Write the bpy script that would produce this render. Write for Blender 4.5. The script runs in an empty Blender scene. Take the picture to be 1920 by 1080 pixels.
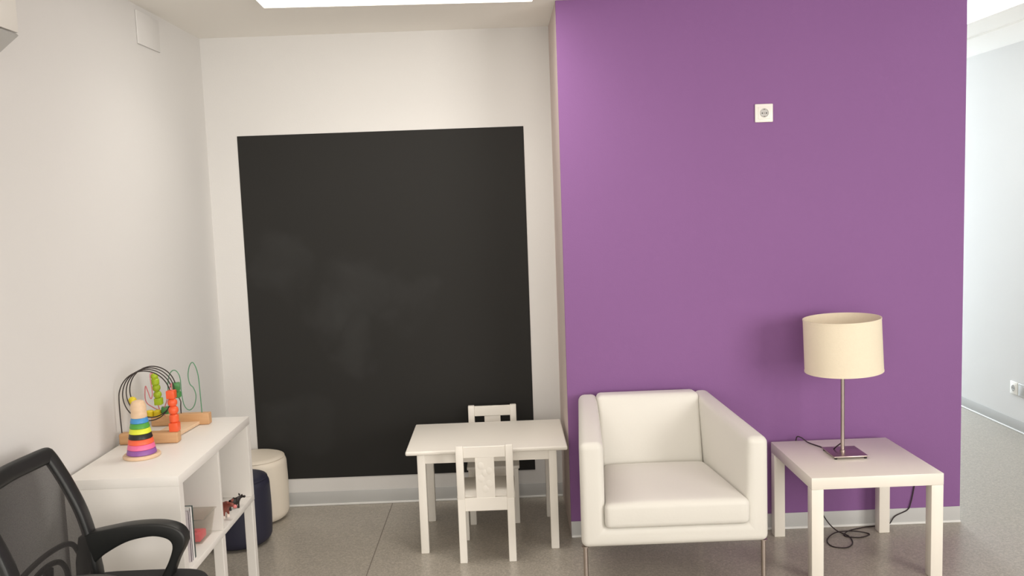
import bpy, bmesh, math, random
from mathutils import Vector, Matrix
random.seed(4)
S = bpy.context.scene
C = S.collection
PI = math.pi

# ------------------------------------------------------------------ materials
def lin(c):
    r = []
    for v in c:
        v = v / 255.0
        r.append(v / 12.92 if v <= 0.04045 else ((v + 0.055) / 1.055) ** 2.4)
    return (r[0], r[1], r[2], 1.0)

def mat(name, col, rough=0.5, metal=0.0, var=0.0, vscale=8.0, bump=0.0, bscale=200.0, coat=0.0, spec=0.5):
    m = bpy.data.materials.new(name); m.use_nodes = True
    nt = m.node_tree; b = nt.nodes['Principled BSDF']
    b.inputs['Base Color'].default_value = lin(col)
    b.inputs['Roughness'].default_value = rough
    b.inputs['Metallic'].default_value = metal
    b.inputs['Coat Weight'].default_value = coat
    b.inputs['Specular IOR Level'].default_value = spec
    tc = nt.nodes.new('ShaderNodeTexCoord')
    if var:
        n = nt.nodes.new('ShaderNodeTexNoise'); n.inputs['Scale'].default_value = vscale
        n.inputs['Detail'].default_value = 4
        nt.links.new(tc.outputs['Object'], n.inputs['Vector'])
        mx = nt.nodes.new('ShaderNodeMix'); mx.data_type = 'RGBA'
        a = lin(col)
        mx.inputs[6].default_value = tuple(x * (1 - var) for x in a[:3]) + (1,)
        mx.inputs[7].default_value = tuple(min(1, x * (1 + var)) for x in a[:3]) + (1,)
        nt.links.new(n.outputs['Fac'], mx.inputs[0])
        nt.links.new(mx.outputs[2], b.inputs['Base Color'])
    if bump:
        n2 = nt.nodes.new('ShaderNodeTexNoise'); n2.inputs['Scale'].default_value = bscale
        nt.links.new(tc.outputs['Object'], n2.inputs['Vector'])
        bp = nt.nodes.new('ShaderNodeBump'); bp.inputs['Strength'].default_value = bump
        bp.inputs['Distance'].default_value = 0.002
        nt.links.new(n2.outputs['Fac'], bp.inputs['Height'])
        nt.links.new(bp.outputs['Normal'], b.inputs['Normal'])
    return m

def emit(name, col, strength):
    m = bpy.data.materials.new(name); m.use_nodes = True
    nt = m.node_tree; nt.nodes.clear()
    e = nt.nodes.new('ShaderNodeEmission'); o = nt.nodes.new('ShaderNodeOutputMaterial')
    e.inputs['Color'].default_value = col + (1,); e.inputs['Strength'].default_value = strength
    nt.links.new(e.outputs[0], o.inputs[0])
    return m

def wood(name, c1, c2):
    m = mat(name, c1, 0.5)
    nt = m.node_tree; b = nt.nodes['Principled BSDF']
    tc = nt.nodes.new('ShaderNodeTexCoord'); mp = nt.nodes.new('ShaderNodeMapping')
    mp.inputs['Scale'].default_value = (6, 60, 60)
    n = nt.nodes.new('ShaderNodeTexNoise'); n.inputs['Scale'].default_value = 1.5; n.inputs['Detail'].default_value = 6
    mx = nt.nodes.new('ShaderNodeMix'); mx.data_type = 'RGBA'
    mx.inputs[6].default_value = lin(c1); mx.inputs[7].default_value = lin(c2)
    nt.links.new(tc.outputs['Object'], mp.inputs['Vector']); nt.links.new(mp.outputs[0], n.inputs['Vector'])
    nt.links.new(n.outputs['Fac'], mx.inputs[0]); nt.links.new(mx.outputs[2], b.inputs['Base Color'])
    return m

def floor_mat():
    m = mat('speckled_vinyl', (142, 134, 126), 0.3)
    nt = m.node_tree; b = nt.nodes['Principled BSDF']
    tc = nt.nodes.new('ShaderNodeTexCoord')
    v = nt.nodes.new('ShaderNodeTexVoronoi'); v.inputs['Scale'].default_value = 170
    n = nt.nodes.new('ShaderNodeTexNoise'); n.inputs['Scale'].default_value = 60; n.inputs['Detail'].default_value = 5
    nt.links.new(tc.outputs['Object'], v.inputs['Vector']); nt.links.new(tc.outputs['Object'], n.inputs['Vector'])
    sx = nt.nodes.new('ShaderNodeSeparateColor'); nt.links.new(v.outputs['Color'], sx.inputs[0])
    mul = nt.nodes.new('ShaderNodeMath'); mul.operation = 'MULTIPLY'
    nt.links.new(sx.outputs[0], mul.inputs[0]); nt.links.new(n.outputs['Fac'], mul.inputs[1])
    cr = nt.nodes.new('ShaderNodeValToRGB')
    cr.color_ramp.elements[0].position = 0.05; cr.color_ramp.elements[0].color = lin((154, 147, 136))
    cr.color_ramp.elements[1].position = 0.6; cr.color_ramp.elements[1].color = lin((183, 175, 163))
    nt.links.new(mul.outputs[0], cr.inputs[0]); nt.links.new(cr.outputs[0], b.inputs['Base Color'])
    return m

def board_mat():
    m = mat('blackboard_paint', (40, 40, 40), 0.75, spec=0.3)
    nt = m.node_tree; b = nt.nodes['Principled BSDF']
    tc = nt.nodes.new('ShaderNodeTexCoord')
    n = nt.nodes.new('ShaderNodeTexNoise'); n.inputs['Scale'].default_value = 3.0; n.inputs['Detail'].default_value = 5
    n.inputs['Distortion'].default_value = 0.6
    nt.links.new(tc.outputs['Object'], n.inputs['Vector'])
    r = nt.nodes.new('ShaderNodeValToRGB')
    r.color_ramp.elements[0].position = 0.45; r.color_ramp.elements[0].color = (0, 0, 0, 1)
    r.color_ramp.elements[1].position = 0.75; r.color_ramp.elements[1].color = (1, 1, 1, 1)
    nt.links.new(n.outputs['Fac'], r.inputs[0])
    # wiped chalk smears: three soft patches on the board's own surface
    acc = None
    wn = nt.nodes.new('ShaderNodeTexNoise'); wn.inputs['Scale'].default_value = 2.6; wn.inputs['Detail'].default_value = 3
    nt.links.new(tc.outputs['Object'], wn.inputs['Vector'])
    sb = nt.nodes.new('ShaderNodeVectorMath'); sb.operation = 'MULTIPLY_ADD'
    sb.inputs[1].default_value = (0.7, 0.7, 0.7); sb.inputs[2].default_value = (-0.35, -0.35, -0.35)
    nt.links.new(wn.outputs['Color'], sb.inputs[0])
    wp = nt.nodes.new('ShaderNodeVectorMath'); wp.operation = 'ADD'
    nt.links.new(tc.outputs['Object'], wp.inputs[0]); nt.links.new(sb.outputs[0], wp.inputs[1])
    for (cx, cz, rx, rz, k) in ((-0.20, 0.06, 0.24, 0.20, 0.9), (0.10, 0.08, 0.20, 0.16, 0.55), (-0.60, 0.28, 0.16, 0.22, 0.6), (-0.45, -0.62, 0.22, 0.14, 0.5), (-0.12, -0.18, 0.14, 0.2, 0.6)):
        mp = nt.nodes.new('ShaderNodeMapping'); mp.inputs['Location'].default_value = (-cx / rx, 0, -cz / rz)
        mp.inputs['Scale'].default_value = (1 / rx, 0.0, 1 / rz)
        nt.links.new(wp.outputs[0], mp.inputs['Vector'])
        ln = nt.nodes.new('ShaderNodeVectorMath'); ln.operation = 'LENGTH'; nt.links.new(mp.outputs[0], ln.inputs[0])
        mr = nt.nodes.new('ShaderNodeMapRange'); mr.interpolation_type = 'SMOOTHSTEP'
        mr.inputs['From Min'].default_value = 1.15; mr.inputs['From Max'].default_value = 0.3
        mr.inputs['To Min'].default_value = 0; mr.inputs['To Max'].default_value = k
        nt.links.new(ln.outputs['Value'], mr.inputs['Value'])
        if acc is None: acc = mr.outputs[0]
        else:
            ad = nt.nodes.new('ShaderNodeMath'); ad.operation = 'MAXIMUM'
            nt.links.new(acc, ad.inputs[0]); nt.links.new(mr.outputs[0], ad.inputs[1]); acc = ad.outputs[0]
    bs = nt.nodes.new('ShaderNodeMath'); bs.operation = 'MULTIPLY_ADD'; bs.inputs[1].default_value = 0.6; bs.inputs[2].default_value = 0.4
    nt.links.new(r.outputs[0], bs.inputs[0])
    mu = nt.nodes.new('ShaderNodeMath'); mu.operation = 'MULTIPLY'
    nt.links.new(acc, mu.inputs[0]); nt.links.new(bs.outputs[0], mu.inputs[1])
    mx = nt.nodes.new('ShaderNodeMix'); mx.data_type = 'RGBA'
    mx.inputs[6].default_value = lin((38, 37, 35)); mx.inputs[7].default_value = lin((56, 56, 55))
    nt.links.new(mu.outputs[0], mx.inputs[0]); nt.links.new(mx.outputs[2], b.inputs['Base Color'])
    return m

def mesh_fabric():
    m = bpy.data.materials.new('black_mesh_fabric'); m.use_nodes = True
    nt = m.node_tree; b = nt.nodes['Principled BSDF']
    b.inputs['Base Color'].default_value = lin((44, 42, 40)); b.inputs['Roughness'].default_value = 0.7
    o = nt.nodes['Material Output']
    t = nt.nodes.new('ShaderNodeBsdfTransparent'); mx = nt.nodes.new('ShaderNodeMixShader')
    tc = nt.nodes.new('ShaderNodeTexCoord')
    n = nt.nodes.new('ShaderNodeTexNoise'); n.inputs['Scale'].default_value = 400
    nt.links.new(tc.outputs['Object'], n.inputs['Vector'])
    mr = nt.nodes.new('ShaderNodeMapRange'); mr.inputs['From Min'].default_value = 0.3; mr.inputs['From Max'].default_value = 0.7
    mr.inputs['To Min'].default_value = 0.74; mr.inputs['To Max'].default_value = 0.82
    nt.links.new(n.outputs['Fac'], mr.inputs['Value']); nt.links.new(mr.outputs[0], mx.inputs[0])
    nt.links.new(t.outputs[0], mx.inputs[1]); nt.links.new(b.outputs[0], mx.inputs[2])
    nt.links.new(mx.outputs[0], o.inputs[0])
    return m

def frosted():
    m = bpy.data.materials.new('clear_plastic'); m.use_nodes = True
    nt = m.node_tree; b = nt.nodes['Principled BSDF']
    b.inputs['Base Color'].default_value = lin((225, 222, 216)); b.inputs['Roughness'].default_value = 0.25
    o = nt.nodes['Material Output']
    t = nt.nodes.new('ShaderNodeBsdfTransparent'); t.inputs[0].default_value = (0.93, 0.92, 0.9, 1)
    mx = nt.nodes.new('ShaderNodeMixShader'); mx.inputs[0].default_value = 0.11
    nt.links.new(t.outputs[0], mx.inputs[1]); nt.links.new(b.outputs[0], mx.inputs[2]); nt.links.new(mx.outputs[0], o.inputs[0])
    return m

M = {}
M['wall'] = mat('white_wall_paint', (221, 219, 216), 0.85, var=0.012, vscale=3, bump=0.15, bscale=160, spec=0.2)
M['taupe'] = mat('taupe_return_wall', (203, 188, 182), 0.85, var=0.012, vscale=3, bump=0.15, bscale=160, spec=0.2)  # return wall: one even brownish tone, darker than the other white walls
M['ceil'] = mat('ceiling_paint', (245, 242, 236), 0.9, spec=0.2)
M['purple'] = mat('purple_wall_paint', (139, 97, 149), 0.75, var=0.02, vscale=2.5, bump=0.2, bscale=160, spec=0.25)
M['floor'] = floor_mat()
M['seam'] = mat('floor_weld', (120, 112, 103), 0.6)
M['cove'] = mat('grey_vinyl_cove', (192, 192, 190), 0.5)
M['bead'] = mat('white_weld_strip', (226, 225, 222), 0.45)
M['board'] = board_mat()
M['leather'] = mat('white_leather', (219, 216, 208), 0.5, var=0.012, vscale=5, bump=0.12, bscale=90)
M['steel'] = mat('brushed_steel', (186, 174, 166), 0.32, metal=1.0)
M['kid'] = mat('white_painted_wood', (238, 233, 224), 0.45)
M['lack'] = mat('white_lacquer', (235, 229, 218), 0.3, coat=0.15)
M['shelf'] = mat('white_foil', (234, 230, 224), 0.4)
M['shade'] = mat('cream_linen', (234, 222, 198), 0.9, var=0.03, vscale=90, bump=0.5, bscale=260)
M['cord'] = mat('dark_brown_cord', (45, 34, 34), 0.5)
M['bulb'] = mat('opal_bulb', (240, 238, 230), 0.3)
M['rubber'] = mat('black_rubber', (30, 28, 27), 0.7)
M['black'] = mat('black_plastic', (30, 31, 30), 0.42, bump=0.1, bscale=400)
M['seatfab'] = mat('black_seat_fabric', (32, 32, 33), 0.85, bump=0.3, bscale=500)
M['mesh'] = mesh_fabric()
M['white_pouf'] = mat('cream_leatherette', (222, 212, 196), 0.5, var=0.02, vscale=9, bump=0.15, bscale=90)
M['navy_pouf'] = mat('navy_leatherette', (38, 38, 56), 0.5, bump=0.15, bscale=90)
M['plastic'] = mat('white_plastic', (240, 236, 228), 0.35)
M['grey_plastic'] = mat('grey_plastic', (186, 185, 181), 0.4)
M['dark'] = mat('dark_hole', (40, 36, 34), 0.7)
M['brass'] = mat('ground_clip', (120, 112, 104), 0.4, metal=0.8)
M['beech'] = wood('beech_wood', (214, 172, 128), (190, 142, 96))
M['light_wood'] = wood('pale_beech', (232, 204, 172), (216, 182, 148))
M['wire_dark'] = mat('dark_wire', (48, 40, 36), 0.45)
M['wire_green'] = mat('green_wire', (84, 140, 104), 0.45)
M['wire_pink'] = mat('pink_wire', (206, 120, 126), 0.45)
M['orange'] = mat('orange_bead', (236, 96, 52), 0.4)
M['lime'] = mat('lime_bead', (166, 192, 36), 0.4)
M['yellow'] = mat('yellow_bead', (226, 204, 36), 0.4)
M['green'] = mat('green_bead', (66, 134, 66), 0.4)
M['r_purple'] = mat('ring_purple', (146, 92, 164), 0.4)
M['r_pink'] = mat('ring_pink', (232, 112, 158), 0.4)
M['r_orange'] = mat('ring_orange', (238, 102, 66), 0.4)
M['r_black'] = mat('ring_black', (36, 34, 32), 0.4)
M['r_yellow'] = mat('ring_yellow', (222, 228, 62), 0.4)
M['r_green'] = mat('ring_green', (82, 158, 62), 0.4)
M['r_blue'] = mat('ring_blue', (72, 146, 206), 0.4)
M['book_white'] = mat('book_cover_white', (226, 224, 222), 0.5)
M['book_teal'] = mat('book_cover_teal', (84, 104, 100), 0.5)
M['book_lilac'] = mat('book_cover_lilac', (212, 204, 208), 0.5)
M['pages'] = mat('book_pages', (238, 234, 226), 0.8)
M['clear'] = frosted()
M['red'] = mat('red_toy', (240, 62, 78), 0.4)
M['cow_brown'] = mat('toy_brown', (128, 66, 54), 0.5)
M['toy_black'] = mat('toy_black', (34, 28, 26), 0.5)
M['toy_white'] = mat('toy_white', (236, 222, 210), 0.5)
M['toy_pink'] = mat('toy_pink', (222, 130, 128), 0.5)
M['ac'] = mat('air_conditioner_white', (222, 218, 210), 0.4)
M['led'] = emit('led_diffuser', (1.0, 0.955, 0.885), 4.3)
M['led_cool'] = emit('cool_led_diffuser', (0.92, 0.97, 1.0), 5.5)

# ------------------------------------------------------------------ geometry helpers
def nb(): return bmesh.new()

def box(bm, x0, x1, y0, y1, z0, z1, bev=0.0, seg=2):
    t = bmesh.new()
    vs = [t.verts.new((x, y, z)) for z in (z0, z1) for y in (y0, y1) for x in (x0, x1)]
    for f in ((0, 2, 3, 1), (4, 5, 7, 6), (0, 1, 5, 4), (2, 6, 7, 3), (0, 4, 6, 2), (1, 3, 7, 5)):
        t.faces.new([vs[i] for i in f])
    if bev: bmesh.ops.bevel(t, geom=list(t.edges), offset=bev, segments=seg, affect='EDGES', profile=0.5)
    merge(bm, t)
    return bm

def merge(bm, t):
    me = bpy.data.meshes.new('tmp'); bmesh.ops.recalc_face_normals(t, faces=list(t.faces)); t.to_mesh(me); t.free()
    bm.from_mesh(me); bpy.data.meshes.remove(me)

def hexa(bm, pts, bev=0.0, seg=3):
    """pts: 8 corners, bottom 4 then top 4, both going round"""
    t = bmesh.new(); vs = [t.verts.new(p) for p in pts]
    for f in ((3, 2, 1, 0), (4, 5, 6, 7), (0, 1, 5, 4), (1, 2, 6, 5), (2, 3, 7, 6), (3, 0, 4, 7)):
        t.faces.new([vs[i] for i in f])
    if bev: bmesh.ops.bevel(t, geom=list(t.edges), offset=bev, segments=seg, affect='EDGES', profile=0.5)
    merge(bm, t); return bm

def lathe(bm, cx, cy, prof, n=48, axis='z', capped=True):
    """prof: list of (r, h) going up; r 0 closes"""
    t = bmesh.new(); rings = []
    for r, h in prof:
        if r <= 1e-6: rings.append([t.verts.new((cx, cy, h))])
        else: rings.append([t.verts.new((cx + r * math.cos(2 * PI * k / n), cy + r * math.sin(2 * PI * k / n), h)) for k in range(n)])
    for a, b in zip(rings, rings[1:]):
        if len(a) == 1 and len(b) == 1: continue
        for k in range(n):
            k2 = (k + 1) % n
            if len(a) == 1: t.faces.new((a[0], b[k2], b[k]))
            elif len(b) == 1: t.faces.new((a[k], a[k2], b[0]))
            else: t.faces.new((a[k], a[k2], b[k2], b[k]))
    if capped:
        if len(rings[0]) > 1: t.faces.new(rings[0][::-1])
        if len(rings[-1]) > 1: t.faces.new(rings[-1])
    merge(bm, t); return bm

def smooth_path(pts, n=8, closed=False):
    P = [Vector(p) for p in pts]; out = []; L = len(P)
    rng = range(L if closed else L - 1)
    for i in rng:
        if closed: p0, p1, p2, p3 = P[(i - 1) % L], P[i], P[(i + 1) % L], P[(i + 2) % L]
        else: p0, p1, p2, p3 = P[max(i - 1, 0)], P[i], P[i + 1], P[min(i + 2, L - 1)]
        for k in range(n):
            u = k / n
            out.append(0.5 * ((2 * p1) + (p2 - p0) * u + (2 * p0 - 5 * p1 + 4 * p2 - p3) * u * u + (3 * p1 - p0 - 3 * p2 + p3) * u ** 3))
    if not closed: out.append(P[-1].copy())
    return out

def tube(bm, pts, ra, rb=None, side=None, closed=False, seg=12, power=1.0):
    """sweep an ellipse (ra along `side`-perpendicular in-plane, rb along side) along pts"""
    rb = ra if rb is None else rb
    P = [Vector(p) for p in pts]; n = len(P); t = bmesh.new(); rings = []
    prev = None
    for i in range(n):
        if closed: d = P[(i + 1) % n] - P[i - 1]
        else: d = P[min(i + 1, n - 1)] - P[max(i - 1, 0)]
        d.normalize()
        if side is not None: s = Vector(side); s = (s - d * s.dot(d)).normalized()
        else:
            if prev is None:
                s = d.orthogonal().normalized()
            else: s = (prev - d * prev.dot(d)).normalized()
            prev = s
        q = d.cross(s)
        ring = []
        for k in range(seg):
            a = 2 * PI * (k + 0.5) / seg
            c, sn = math.cos(a), math.sin(a)
            if power != 1.0:
                c = math.copysign(abs(c) ** power, c); sn = math.copysign(abs(sn) ** power, sn)
            ring.append(t.verts.new(P[i] + q * (ra * c) + s * (rb * sn)))
        rings.append(ring)
    m = n if closed else n - 1
    for i in range(m):
        a, b = rings[i], rings[(i + 1) % n]
        for k in range(seg): t.faces.new((a[k], a[(k + 1) % seg], b[(k + 1) % seg], b[k]))
    if not closed: t.faces.new(rings[0][::-1]); t.faces.new(rings[-1])
    merge(bm, t); return bm

def prism(bm, poly, axis, a0, a1, bev=0.0, seg=2):
    """poly: 2D outline; axis 'y': points are (x,z); axis 'x': (y,z); axis 'z': (x,y)"""
    t = bmesh.new()
    def P(p, a): return {'y': (p[0], a, p[1]), 'x': (a, p[0], p[1]), 'z': (p[0], p[1], a)}[axis]
    A = [t.verts.new(P(p, a0)) for p in poly]; B = [t.verts.new(P(p, a1)) for p in poly]
    f1 = t.faces.new(A); f2 = t.faces.new(B[::-1]); n = len(poly)
    for i in range(n): t.faces.new((A[i], B[i], B[(i + 1) % n], A[(i + 1) % n]))
    bmesh.ops.recalc_face_normals(t, faces=list(t.faces))
    if bev:
        eds = [e for e in t.edges if (e in f1.edges[:] or e in f2.edges[:])]
        bmesh.ops.bevel(t, geom=eds, offset=bev, segments=seg, affect='EDGES', profile=0.5)
    bmesh.ops.triangulate(t, faces=[f for f in t.faces if len(f.verts) > 4])
    merge(bm, t); return bm

def origin(o):
    v = Vector((0, 0, 0))
    while o is not None: v += o.location; o = o.parent
    return v

def thing(name, label, cat, loc, group=None):
    o = bpy.data.objects.new(name, None); C.objects.link(o); o.location = loc; o.empty_display_size = 0.05
    o['label'] = label; o['category'] = cat
    if group: o['group'] = group
    return o

def part(name, bm, m, parent=None, smooth=True, loc=None, label=None, ang=35):
    base = Vector(loc) if loc is not None else (origin(parent) if parent else Vector((0, 0, 0)))
    for v in bm.verts: v.co -= base
    me = bpy.data.meshes.new(name)
    if smooth:
        for f in bm.faces: f.smooth = True
        for e in bm.edges:
            if len(e.link_faces) == 2 and e.calc_face_angle(0) > math.radians(ang): e.smooth = False
    bm.to_mesh(me); bm.free()
    me.materials.append(m)
    o = bpy.data.objects.new(name, me); C.objects.link(o)
    if parent: o.parent = parent
    else: o.location = base
    if label: o['label'] = label
    return o

def single(name, bm, m, label, cat, loc, group=None, **k):
    o = part(name, bm, m, None, loc=loc, **k); o['label'] = label; o['category'] = cat
    if group: o['group'] = group
    return o

def struct(name, bm, m, **k):
    o = part(name, bm, m, None, **k); o['kind'] = 'structure'; return o

# ------------------------------------------------------------------ room
XL, YB, H, XR, XF = -1.828, 0.595, 2.54, 1.896, 3.065
b = nb(); box(b, -2.0, 5.2, -7.2, 6.4, -0.1, 0.0)
struct('floor', b, M['floor'], smooth=False)
b = nb(); box(b, -2.0, 5.2, -7.2, 6.4, H, H + 0.1)
struct('ceiling', b, M['ceil'], smooth=False)
b = nb(); box(b, XL - 0.12, XL, -7.2, YB + 0.1, 0, H)
struct('wall_left', b, M['wall'], smooth=False)
b = nb(); box(b, XL, 0.02, YB, YB + 0.1, 0, H)
struct('wall_back', b, M['wall'], smooth=False)
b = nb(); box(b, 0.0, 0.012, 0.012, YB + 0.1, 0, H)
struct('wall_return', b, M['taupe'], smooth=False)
b = nb(); box(b, 0.012, XR, 0.012, 6.4, 0, H)
struct('wall_corridor', b, M['wall'], smooth=False)
b = nb(); box(b, 0.0, XR, 0.0, 0.012, 0, H, 0.003, 2)
struct('wall_purple', b, M['purple'])
b = nb(); box(b, XF, XF + 0.12, 0.2, 6.4, 0, H)
struct('wall_right', b, M['wall'], smooth=False)
b = nb(); box(b, 2.66, XF, -0.4, 6.4, H - 0.012, H)
struct('trim_1', b, M['ceil'], smooth=False)

def baseboard(name, x0, x1, y0, y1, n):
    """coved vinyl strip, with a paler welded bead along the floor"""
    b = nb(); box(b, x0, x1, y0, y1, 0.0, 0.079, 0.0012, 2)
    o = struct(name, b, M['cove'])
    nx, ny = n
    b = nb()
    e = 0.007
    X0, X1, Y0, Y1 = x0, x1, y0, y1
    if ny < 0: Y0 -= e
    if nx < 0: X0 -= e
    if nx > 0: X1 += e
    box(b, X0, X1, Y0, Y1, 0, 0.011, 0.003, 3)
    w = part('weld_strip', b, M['bead'], o, label='white strip along the floor')
    return o
baseboard('baseboard_back', XL, -0.001, YB - 0.004, YB - 0.0002, (0, -1))
baseboard('baseboard_purple', 0.0, XR, -0.004, -0.0002, (0, -1))
baseboard('baseboard_left', XL + 0.0002, XL + 0.004, -7.2, YB - 0.012, (1, 0))
baseboard('baseboard_right', XF - 0.004, XF - 0.0002, 0.2, 6.4, (-1, 0))

b = nb(); box(b, -0.945, -0.941, -3.0, 0.585, 0.0, 0.0006)
struct('trim_2', b, M['seam'], smooth=False)

# blackboard painted on the back wall
bx0, bx1, bz0, bz1 = -1.666, -0.149, 0.156, 2.028
b = nb(); box(b, bx0, bx1, YB - 0.003, YB - 0.0002, bz0, bz1, 0.001, 1)
single('blackboard', b, M['board'], 'large matte black chalkboard panel on the white alcove wall', 'blackboard', ((bx0 + bx1) / 2, YB, (bz0 + bz1) / 2))

# ------------------------------------------------------------------ ceiling lights
def ceiling_light(cx, cy, lx, ly, rz, label, led='led'):
    t = thing('ceiling_light', label, 'ceiling light', (cx, cy, H), 'ceiling light panels')
    t.rotation_euler = (0, 0, 0)
    R = Matrix.Rotation(rz, 4, 'Z'); T = Matrix.Translation((cx, cy, 0))
    b = nb(); box(b, -lx / 2, lx / 2, -ly / 2, ly / 2, H - 0.006, H - 0.001)
    b.transform(T @ R); part('diffuser', b, M[led], t, smooth=False, label='glowing white diffuser')
    b = nb(); w = 0.008
    for x0, x1, y0, y1 in ((-lx / 2 - w, lx / 2 + w, ly / 2, ly / 2 + w), (-lx / 2 - w, lx / 2 + w, -ly / 2 - w, -ly / 2), (-lx / 2 - w, -lx / 2, -ly / 2, ly / 2), (lx / 2, lx / 2 + w, -ly / 2, ly / 2)):
        box(b, x0, x1, y0, y1, H - 0.008, H - 0.0002)
    b.transform(T @ R); part('frame', b, M['plastic'], t, smooth=False)
    return t
rz = math.atan2(0.055, 1.18)
ceiling_light(-1.306 + 0.6 * math.cos(rz) + 0.3 * math.sin(rz), -0.083 + 0.6 * math.sin(rz) - 0.3 * math.cos(rz), 1.2, 0.6, rz,
              'white ceiling light panel in front of the blackboard alcove')
ceiling_light(2.18, 0.75, 0.40, 1.3, 0.0, 'white ceiling light panel over the corridor right of the purple wall', 'led_cool')

# ------------------------------------------------------------------ wall fittings
def outlet(x, y, z, label, rot=0.0, name='power_outlet'):
    """socket facing -Y at origin, then turned"""
    t = thing(name, label, 'power outlet', (0, 0, 0), 'wall sockets')
    b = nb(); box(b, -0.042, 0.042, -0.010, -0.0003, -0.042, 0.042, 0.004, 3)
    fr = part('frame', b, M['plastic'], t)
    b = nb(); box(b, -0.028, 0.028, -0.0125, -0.009, -0.028, 0.028, 0.002, 2)
    part('insert', b, M['plastic'], t)
    b = nb(); lathe(b, 0, 0, [(0.0205, 0.0), (0.0205, 0.0012), (0.0185, 0.0022), (0.0178, 0.0008), (0.0, 0.0004)], 40, capped=False)
    b.transform(Matrix.Translation((0, -0.0124, 0)) @ Matrix.Rotation(PI / 2, 4, 'X'))
    part('socket_well', b, M['grey_plastic'], t, label='grey recessed round well')
    for s in (-1, 1):
        b = nb(); lathe(b, 0, 0, [(0.0028, 0), (0.0028, 0.0012), (0, 0.0013)], 16)
        b.transform(Matrix.Translation((s * 0.0095, -0.0126, -0.001)) @ Matrix.Rotation(PI / 2, 4, 'X'))
        part('pin_hole', b, M['dark'], t)
        b = nb(); box(b, -0.004, 0.004, -0.0150, -0.0120, s * 0.0165 - 0.0018, s * 0.0165 + 0.0018, 0.0008, 1)
        part('earth_clip', b, M['brass'], t)
    b = nb(); lathe(b, 0, 0, [(0.0022, 0), (0.0022, 0.001), (0, 0.0012)], 12)
    b.transform(Matrix.Translation((0, -0.0126, -0.001)) @ Matrix.Rotation(PI / 2, 4, 'X'))
    part('centre_screw', b, M['brass'], t)
    t.location = (x, y, z); t.rotation_euler = (0, 0, rot)
    return t
outlet(0.951, 0.0, 1.998, 'white power outlet high on the purple wall above the armchair and lamp')
outlet(XF, 1.535, 0.285, 'white power outlet low on the pale right corridor wall', -PI / 2)
# neighbouring blank plate, cut by the frame
t = thing('wall_plate', 'pale grey plate beside the low outlet on the corridor wall', 'wall plate', (XF, 1.445, 0.285))
b = nb(); box(b, XF - 0.010, XF - 0.0003, 1.403, 1.487, 0.243, 0.327, 0.004, 3); part('frame', b, M['grey_plastic'], t)
b = nb(); box(b, XF - 0.0125, XF - 0.009, 1.417, 1.473, 0.257, 0.313, 0.002, 2); part('insert', b, M['grey_plastic'], t)

b = nb(); box(b, XL + 0.0003, XL + 0.008, -0.22, 0.025, 2.372, 2.515, 0.003, 2)
single('junction_box_cover', b, M['wall'], 'white painted square cover plate high on the left wall near the corner', 'cover plate', (XL, -0.1, 2.44))

# air conditioner, only its far lower corner is in view
t = thing('air_conditioner', 'white wall air conditioner cut off at upper left of the photo', 'air conditioner', (XL, -1.98, 2.08))
y1, y0 = -1.552, -2.40
b = nb(); prism(b, [(XL - 0.002, 2.085), (XL + 0.13, 2.105), (XL + 0.185, 2.15), (XL + 0.185, 2.38), (XL - 0.002, 2.39)], 'y', y0, y1, 0.006, 2)
part('housing', b, M['ac'], t)
b = nb(); prism(b, [(XL + 0.186, 2.158), (XL + 0.204, 2.160), (XL + 0.204, 2.37), (XL + 0.186, 2.375)], 'y', y0, y1, 0.004, 2)
part('front_panel', b, M['ac'], t)
b = nb(); prism(b, [(XL + 0.124, 2.101), (XL + 0.130, 2.094), (XL + 0.203, 2.152), (XL + 0.198, 2.158)], 'y', y0 + 0.01, y1 - 0.001, 0.001, 1)
part('louver', b, M['grey_plastic'], t, label='grey outlet flap')
b = nb(); prism(b, [(XL + 0.03, 2.0885), (XL + 0.03, 2.084), (XL + 0.12, 2.099), (XL + 0.12, 2.103)], 'y', y0 + 0.05, y1 - 0.03, 0.001, 1)
part('underside_grille', b, M['grey_plastic'], t, label='grey underside')

# ------------------------------------------------------------------ armchair
t = thing('armchair', 'boxy white leather armchair on thin steel legs against the purple wall', 'armchair', (0.365, -0.39, 0))
yf, ybk = -0.72, -0.03
fl, fr_, bl, br = -0.010, 0.748, 0.050, 0.664       # outer widths front / back
fil, fir, bil, bir = 0.088, 0.662, 0.138, 0.590     # inner widths front / back
ztf, ztb, z0, zs = 0.667, 0.716, 0.236, 0.315
def ring(y, ol, orr, il, ir, zt):
    return [(ol, y, z0), (orr, y, z0), (orr, y, zt), (ir, y, zt), (ir, y, zs), (il, y, zs), (il, y, zt), (ol, y, zt)]
tb = bmesh.new()
A = [tb.verts.new(p) for p in ring(yf, fl, fr_, fil, fir, ztf)]
B = [tb.verts.new(p) for p in ring(ybk, bl, br, bil, bir, ztb)]
for i in range(8): tb.faces.new((A[i], A[(i + 1) % 8], B[(i + 1) % 8], B[i]))
tb.faces.new(A); tb.faces.new(B[::-1])
bmesh.ops.recalc_face_normals(tb, faces=list(tb.faces))
bmesh.ops.bevel(tb, geom=list(tb.edges), offset=0.028, segments=5, affect='EDGES', profile=0.5)
bmesh.ops.triangulate(tb, faces=[f for f in tb.faces if len(f.verts) > 4])
b = nb(); merge(b, tb)
part('shell', b, M['leather'], t)
b = nb()
hexa(b, [(0.134, -0.215, 0.318), (0.606, -0.215, 0.318), (0.594, -0.034, 0.318), (0.128, -0.034, 0.318),
         (0.130, -0.125, 0.722), (0.606, -0.125, 0.722), (0.594, -0.034, 0.722), (0.132, -0.034, 0.722)], 0.022, 4)
part('backrest', b, M['leather'], t)
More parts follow.
